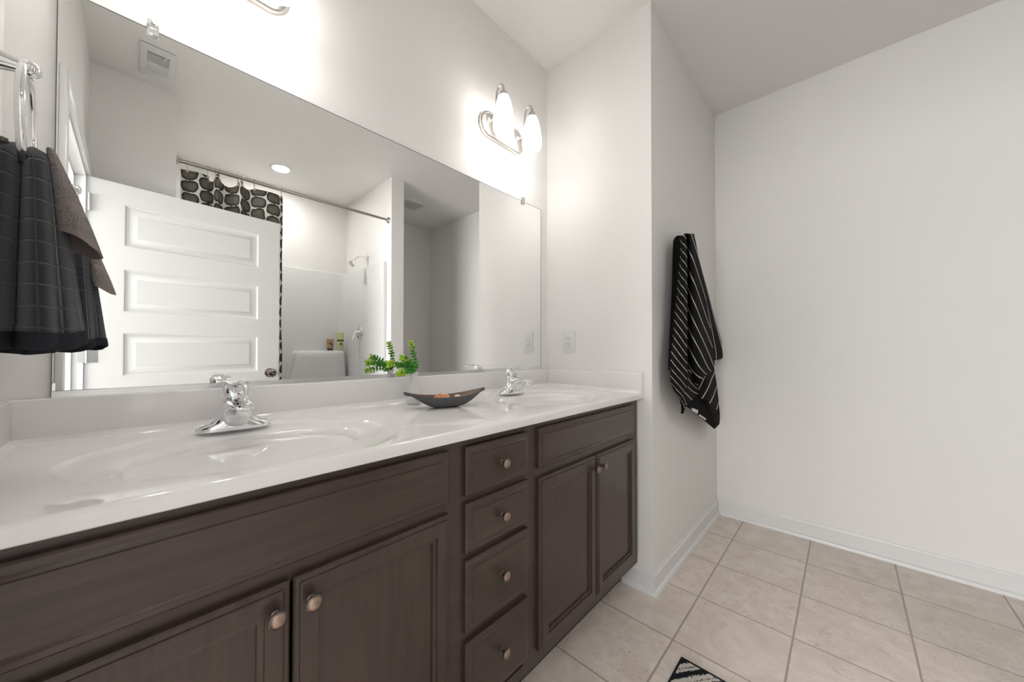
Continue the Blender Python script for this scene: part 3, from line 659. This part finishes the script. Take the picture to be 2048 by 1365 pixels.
B0 = (.737, -.092, ZC+.085)
sprig([B0, (.738, -.091, 1.035), (.745, -.087, 1.055), (.738, -.085, 1.10), (.726, -.085, 1.14)], 15, .0068, .0070)
sprig([B0, (.734, -.093, 1.03), (.715, -.102, 1.058), (.69, -.114, 1.076), (.669, -.121, 1.083)], 10, .0072, .0080)
sprig([B0, (.733, -.091, 1.03), (.705, -.088, 1.052), (.67, -.086, 1.058), (.636, -.086, 1.062)], 11, .0072, .0082)
sprig([B0, (.733, -.094, 1.03), (.712, -.105, 1.038), (.68, -.118, 1.034), (.651, -.127, 1.028)], 10, .0072, .0080)
# boat bowl
A, B = Vector((.634, -.190, 0)), Vector((.931, -.262, 0)); ax = (B-A).normalized(); sd = Vector((-ax.y, ax.x, 0)); Lh = (B-A).length/2; ct = (A+B)/2
bw = thing('boat_bowl', (ct.x, ct.y, ZC), 'dark grey boat shaped bowl with pointed ends on the white top', 'bowl')
def hull(inset):
    out = []
    for i in range(-24, 25):
        s = i/24; q = abs(s); wv = .044*max(0, 1-(q/.92)**2.4)**.75 + .0065*(1 if q > .5 else q/.5)*1.0; wv = max(wv, .0055 if q < .93 else .0066)
        rim = .0385 + .0225*q**2.4 + (-.0015 if q > .97 else 0); kq = min(1, max(0, (q-.22)/.68)); keel = .0005 + (rim-.0095)*kq*kq*(3-2*kq)
        keel = min(keel, rim-(.0085 if q < .9 else .0115 if q < .98 else .009))
        ww = wv - inset; kk = keel + inset*1.2; c = ct + ax*(Lh*s)
        out.append([c + sd*(ww*math.copysign(abs(cos(t))**.7, cos(t))) + Vector((0, 0, ZC + rim - (rim-kk)*abs(sin(t))**.8)) for t in [pi*k/14 for k in range(15)]])
    return out
ho, hi = hull(0), hull(.0035)
m = MB(); m.loft(ho, False, False, close=False)
m.add([q for L_ in ho for q in (L_[0], L_[-1])] + [q for L_ in hi for q in (L_[0], L_[-1])], [(2*i, 2*i+2, 98+2*i+2, 98+2*i) for i in range(48)] + [(2*i+1, 2*i+3, 98+2*i+3, 98+2*i+1) for i in range(48)])
m.add(ho[0], [tuple(range(15))]); m.add(ho[-1], [tuple(range(15))])
m.build('hull', BOWLO, bw, ang=50, weld=.00005)
m = MB(); m.loft(hi, False, False, close=False); m.build('lining', BOWLI, bw, ang=180)
# shell in the bowl
sc = Vector((.766, -.224, ZC+.0225))
sh = thing('seashell', sc, 'orange spiral seashell lying in the boat bowl', 'shell')
m = MB(); L_ = []
NS = 90
for i in range(NS+1):
    t = i/NS; th = t*2*pi*2.6; R_ = .0190*(1-t)**.9 + .0012; tr = .0130*(1-t)**.85 + .0022
    c = sc + Vector((R_*cos(th), R_*sin(th)*.95, .0045 + .018*t**.8))
    rad = Vector((cos(th), sin(th), 0)); L_.append([c + rad*tr*cos(a) + Vector((0, 0, 1))*tr*sin(a) for a in [2*pi*k/14 for k in range(14)]])
m.loft(L_); n = NT(SHELLM); X = n.xyz(n.coord())
wv = n.step(n.math('SINE', n.math('MULTIPLY', n.math('ADD', n.noise(n.coord(), 60, 2), n.math('MULTIPLY', X[2], 60)), 9)), -.3, .6)
n.color(n.mix(wv, (.62, .20, .055), (.80, .52, .30)))
m.build('shell_body', SHELLM, sh, ang=80)
pb = tag(MB().ball((.822, -.238, ZC+.033), .0125, 16, 10, (.2, .1, 1), .0075).build('pebble', CERAM), 'white pebble near the right end of the boat bowl', 'pebble')
# ================================================================== SHOWER
sur = thing('shower_surround', (.95, YB+.03, .0), 'glossy white moulded shower surround behind the open door', 'shower surround')
r = .075; fx0, fx1, yb, yf = XS+.030, XB0-.030, YB+.035, YS-.088
pth = [(XS+.002, yf), (fx0-.012, yf), (fx0-.003, yf-.004), (fx0, yf-.012)]
pth += [(fx0+r-r*cos(a), yb+r-r*sin(a)) for a in [pi/2*k/10 for k in range(11)]]
pth += [(fx1-r+r*sin(a), yb+r-r*cos(a)) for a in [pi/2*k/10 for k in range(11)]]
pth += [(fx1, yf-.012), (fx1+.003, yf-.004), (fx1+.012, yf), (XB0-.002, yf)]
cxm = (fx0+fx1)/2
def off(P, o):
    out = []
    for i, (x, y) in enumerate(P):
        a, b_ = P[max(i-1, 0)], P[min(i+1, len(P)-1)]; dx, dy = b_[0]-a[0], b_[1]-a[1]; l_ = hypot(dx, dy); out.append((x - dy/l_*o, y + dx/l_*o))
    return out
m = MB(); zt = 1.955
m.loft([[(x, y, z) for x, y in off(pth, o_)] for z, o_ in ((.36, 0), (zt-.010, 0), (zt-.004, -.002), (zt, -.006), (zt, -.026))], False, False, close=False)
m.build('wall_panel', FIBER, sur, ang=45)
m = MB(); m.bbox(fx0-.02, fx1+.02, yf-.07, yf, .0, .40, .02, 3); m.bbox(fx0-.02, fx1+.02, yb-.01, yb+.07, .0, .40, .02, 3); m.bbox(fx0-.02, fx0+.07, yb+.03, yf-.03, .0, .399, .02, 3); m.bbox(fx1-.07, fx1+.02, yb+.03, yf-.03, .0, .399, .02, 3); m.box(fx0, fx1, yb, yf-.03, .0, .06)
m.build('tub', FIBER, sur, ang=45)
# moulded ledge on the back panel
m = MB(); L_ = []
for z, gx, gy in ((.39, .13, .150), (.60, .10, .142), (.80, .06, .135), (.95, .025, .130), (1.03, .010, .128), (1.07, .004, .124), (1.092, -.010, .112), (1.102, -.030, .092), (1.1035, -.05, .07)):
    x0, x1 = 1.150-gx, 1.640+gx*.25; y1 = yb+gy; rr = .05; q = [(x0-.03, yb-.004), (x0-.012, yb+.006), (x0, yb+.03)]
    q += [(x0+rr-rr*cos(a), y1-rr+rr*sin(a)) for a in [pi/2*k/6 for k in range(7)]] + [(x1-rr+rr*sin(a), y1-rr+rr*cos(a)) for a in [pi/2*k/6 for k in range(7)]] + [(x1, yb+.03), (x1+.012, yb+.006), (x1+.02, yb-.004)]
    L_.append([(a, b_, z) for a, b_ in q])
m.loft(L_, True, True); m.build('soap_ledge', FIBER, sur, ang=60)
# valve and shower head
XV = fx1
v = thing('shower_valve', (XV, -2.353, 1.29), 'round chrome shower valve with a lever on the shower side wall', 'shower valve')
MB().lathe([(.070, .0005), (.0695, .004), (.064, .009), (.045, .0145), (.03, .018), (.027, .03), (.024, .046), (.018, .052), (.004, .054)], (XV, -2.353, 1.29), (-1, 0, 0), 40).build('escutcheon', CHROME, v)
MB().tube(spline([(XV-.040, -2.353, 1.296), (XV-.052, -2.353, 1.285), (XV-.066, -2.349, 1.255), (XV-.080, -2.346, 1.226), (XV-.092, -2.345, 1.212)], 6), [.014-.007*i/24 for i in range(25)], 14).build('lever', CHROME, v)
XW = XB0
hd = thing('shower_sprayer', (XW, -2.25, 2.06), 'chrome shower head on a bent arm high on the shower side wall', 'shower head')
MB().lathe([(.028, .0005), (.027, .004), (.018, .010), (.011, .013)], (XW, -2.25, 2.062), (-1, 0, 0), 28).build('flange', CHROME, hd)
MB().tube(spline([(XW-.004, -2.25, 2.062), (XW-.06, -2.25, 2.064), (XW-.095, -2.25, 2.056), (XW-.118, -2.25, 2.036), (XW-.132, -2.25, 2.018)], 6), .0085, 14).build('arm', CHROME, hd)
MB().lathe([(.011, -.012), (.014, -.004), (.012, .006), (.018, .014), (.026, .034), (.0335, .052), (.034, .058), (.031, .060), (.01, .0605)], (XW-.136, -2.25, 2.013), (-.62, 0, -.78), 30).build('spray_head', CHROME, hd)
# toiletry tubes on the ledge
def tubeb(x, y, w_, h_, cap_h, cm, bm_, label, nm='toiletry_tube'):
    z0 = 1.1037; o = thing(nm, (x, y, z0), label, 'toiletry tube', None)
    def el(hx, hy, z): return [(x + hx*cos(t), y + hy*sin(t), z) for t in [2*pi*k/32 for k in range(32)]]
    MB().loft([el(w_*.40, .017, z0), el(w_*.42, .018, z0+.003), el(w_*.42, .018, z0+cap_h)]).build('cap', cm, o)
    MB().loft([el(w_*.44, .020, z0+cap_h), el(w_*.45, .020, z0+cap_h+.01), el(w_*.49, .013, z0+h_*.6), el(w_*.505, .006, z0+h_*.9), el(w_*.508, .0016, z0+h_*.95), el(w_*.508, .0014, z0+h_)]).build('tube_body', bm_, o)
    return o, z0
TAN = pbr('tan_tube', (.42, .28, .15), .4); DBR = pbr('dark_brown', (.035, .025, .02), .4); YEL = pbr('pale_lime_tube', (.62, .66, .30), .35); PALE = pbr('pale_cap', (.62, .66, .50), .35); DGR = pbr('dark_green_print', (.05, .07, .03), .5)
o, z0 = tubeb(1.493, -2.655, .074, .122, .022, DBR, TAN, 'tan brown toiletry tube with dark cap, the shorter of two on the shower ledge')
m = MB(); m.tube(spline([(1.472, -2.6365, z0+.075), (1.483, -2.636, z0+.082), (1.497, -2.6355, z0+.078), (1.488, -2.6355, z0+.067), (1.502, -2.6355, z0+.060), (1.513, -2.636, z0+.066)], 5), .0032, 8); m.build('printed_mark', DBR, o)
o, z0 = tubeb(1.600, -2.650, .076, .195, .030, PALE, YEL, 'taller pale lime toiletry tube with a dark band on the shower ledge')
def ell(hx, hy, z): return [(1.600 + hx*cos(t), -2.650 + hy*sin(t), z) for t in [2*pi*k/32 for k in range(32)]]
MB().loft([ell(.0366, .0165, z0+.098), ell(.0373, .0142, z0+.116)], False, False).build('printed_band', DGR, o)
m = MB(); K = [[Vector((1.600 + (.013+q*cos(a))*cos(t), -2.6318 + q*.2*sin(a), z0+.068 + (.013+q*cos(a))*sin(t))) for a in [2*pi*j/8 for j in range(8)]] for q in (.0028,) for t in [2*pi*i/24 for i in range(25)]]
m.loft(K, False, False); m.tube(spline([(1.592, -2.6315, z0+.062), (1.600, -2.631, z0+.074), (1.608, -2.631, z0+.068)], 5), .003, 8); m.build('printed_emblem', DGR, o)
# rod, rings, curtain
ZR, YR = 2.341, -1.824
rod = thing('curtain_rod', (.94, YR, ZR), 'steel shower curtain rod spanning the shower opening', 'curtain rod')
MB().lathe([(.0125, 0), (.0125, XB0-XS-.006)], (XS+.003, YR, ZR), (1, 0, 0), 24).build('tube', STEEL, rod)
for xx, d in ((XS, 1), (XB0, -1)): MB().lathe([(.030, .0005), (.029, .006), (.021, .012), (.017, .022), (.0128, .024)], (xx, YR, ZR), (d, 0, 0), 28).build('end_flange', STEEL, rod)
RX_ = [.232, .340, .381, .404, .511, .541, .612, .791]
LBL = ['at the rod end by the left shower wall', 'second from the left shower wall', 'third from the left shower wall', 'fourth from the left shower wall', 'fifth from the left shower wall', 'sixth from the left shower wall', 'second from the free edge of the curtain', 'at the free edge of the curtain']
AMP = .022
def foldy(x):
    ph = 0
    for i in range(len(RX_)-1):
        if RX_[i] <= x <= RX_[i+1]: ph = i + (x-RX_[i])/(RX_[i+1]-RX_[i])
    if x < RX_[0]: ph = -(RX_[0]-x)/.12
    if x > RX_[-1]: ph = 7 + (x-RX_[-1])/.12
    return ph
proto = None
for i, x in enumerate(RX_):
    if proto is None:
        o = thing('curtain_ring', (x, YR, ZR), '', 'curtain ring', 'curtain rings on the shower rod')
        pts = [(x, YR + .0165*sin(a), ZR + .0165*cos(a)) for a in [radians(-150 + 300*k/20) for k in range(21)]]
        pts = [(x, YR-.002, ZR-.045)] + pts + [(x, YR+.002, ZR-.045), (x, YR+.001, ZR-.056)]
        MB().tube(pts, .0016, 8).build('wire', STEEL, o)
        MB().ball((x, YR+.006, ZR-.058), .0085, 14, 10, (0, 1, 0), .006).build('bead', pbr('pearl_bead', (.62, .52, .47), .25, .4), o)
        proto = o
    else:
        o = dup(proto); o.location = (x, YR, ZR)
    o['label'] = 'steel wire curtain ring with bead, ' + LBL[i]
SAG = [.005, .030, -.024, .034, -.022, .012, .006]; NX, NZ = 150, 60; x0, x1 = .200, .802; m = MB(); uv = []; arc = 0; pv = None; ROW = []
for i in range(NX+1):
    x = x0 + (x1-x0)*i/NX; ph = foldy(x); y = YR + AMP*sin(ph*pi)*(1 if .24 < x < .78 else .6)
    fr = ph - math.floor(ph); wd = 0
    for k in range(7):
        if RX_[k] <= x <= RX_[k+1]: wd = RX_[k+1]-RX_[k]
    zt = ZR - .047 - (SAG[min(6, max(0, int(math.floor(ph))))]*sin(pi*fr)**.6 if 0 < ph < 7 else 0)
    arc += 0 if pv is None else hypot(x-pv[0], y-pv[1])*1.25; pv = (x, y); ROW.append((x, y, zt, arc))
for k in range(NZ+1):
    f = k/NZ
    for x, y, zt, a in ROW:
        z = zt + (.30-zt)*f; xx = x + (.004*sin(9*f+1) + .006*sin(23*f))*f if x > .79 else x
        m.v.append((xx, YR + (y-YR)*(1-.25*f) + .004*sin(6*f + x*20), z)); uv.append((a, z))
m.f = [(k*(NX+1)+i, k*(NX+1)+i+1, (k+1)*(NX+1)+i+1, (k+1)*(NX+1)+i) for k in range(NZ) for i in range(NX)]; m.m = [0]*len(m.f); m.uv = uv
cu_ = m.build('shower_curtain', CURT, ang=180); sm = cu_.modifiers.new('thickness', 'SOLIDIFY'); sm.thickness = .0012
tag(cu_, 'shower curtain with rows of dark grey pebble shapes on cream, gathered behind the open door', 'curtain')
# ================================================================== CEILING FIXTURES
o = thing('recessed_light', (.92, -2.333, H), 'round recessed ceiling light glowing over the shower', 'ceiling light')
MB().lathe([(.088, -.0002), (.087, -.005), (.070, -.007), (.066, -.004), (.066, -.0002)], (.92, -2.333, H), n=44, cap0=False, cap1=False).build('trim_ring', WHITE, o)
MB().lathe([(.0655, -.0035), (.0655, -.0015)], (.92, -2.333, H), n=44).build('lens', DOWN, o)
o = thing('ceiling_heater_vent', (.073, -1.52, H), 'white rectangular ceiling vent, half dark slots and half white louvres, by the doorway', 'vent')
m = MB(); m.bbox(0, .148, -1.668, -1.384, H-.012, H-.0003, .006, 2); m.build('cover', WHITE, o)
m = MB(); m.box(.030, .122, -1.520, -1.432, H-.0128, H-.0115); m.build('dark_opening', GROUTW, o, smooth=False)
for i in range(9): MB().bbox(.030, .122, -1.5195+.0098*i, -1.5195+.0098*i+.0042, H-.0155, H-.0118, .0008, 1).build('slat', WHITE, o)
for i in range(8): MB().bbox(.030, .122, -1.615+.0098*i, -1.615+.0098*i+.0058, H-.0150, H-.0118, .001, 1).build('louvre', WHITE, o)
MB().tube([(.112, -1.425, H-.010), (.100, -1.437, H-.022), (.097, -1.452, H-.024)], .0028, 8).build('clip', WHITE, o)
o = thing('exhaust_fan_grille', (2.18, -2.18, H), 'white exhaust fan grille on the ceiling beyond the shower wing wall', 'vent')
m = MB(); gx0, gx1, gy0, gy1 = 2.035, 2.325, -2.31, -2.05
m.rings_y(0, 1, 0, 1, [(0, 0)]); m = MB()
def rq(i, z): return [(gx0+i, gy0+i, z), (gx1-i, gy0+i, z), (gx1-i, gy1-i, z), (gx0+i, gy1-i, z)]
m.loft([rq(0, H-.0003), rq(0, H-.008), rq(.006, H-.014), rq(.030, H-.020), rq(.034, H-.018), rq(.036, H-.012), rq(.036, H-.0003)], False, False); m.build('frame', WHITE, o, ang=25)
MB().box(gx0+.036, gx1-.036, gy0+.036, gy1-.036, H-.008, H-.0005).build('dark_interior', GROUTW, o, smooth=False)
m = MB()
for i in range(1, 18): xx = gx0+.036+(gx1-gx0-.072)*i/18; m.box(xx-.0022, xx+.0022, gy0+.035, gy1-.035, H-.0165, H-.0135)
for i in range(1, 14): yy = gy0+.036+(gy1-gy0-.072)*i/14; m.box(gx0+.035, gx1-.035, yy-.002, yy+.002, H-.0160, H-.0130)
m.build('mesh_grid', WHITE, o, smooth=False)
# ================================================================== MAT
o = MB().bbox(.62, 1.42, -1.30, -.780, .0005, .010, .003, 2).build('bath_mat', MAT)
tag(o, 'black and cream woven bath mat on the tiled floor in front of the vanity', 'mat')
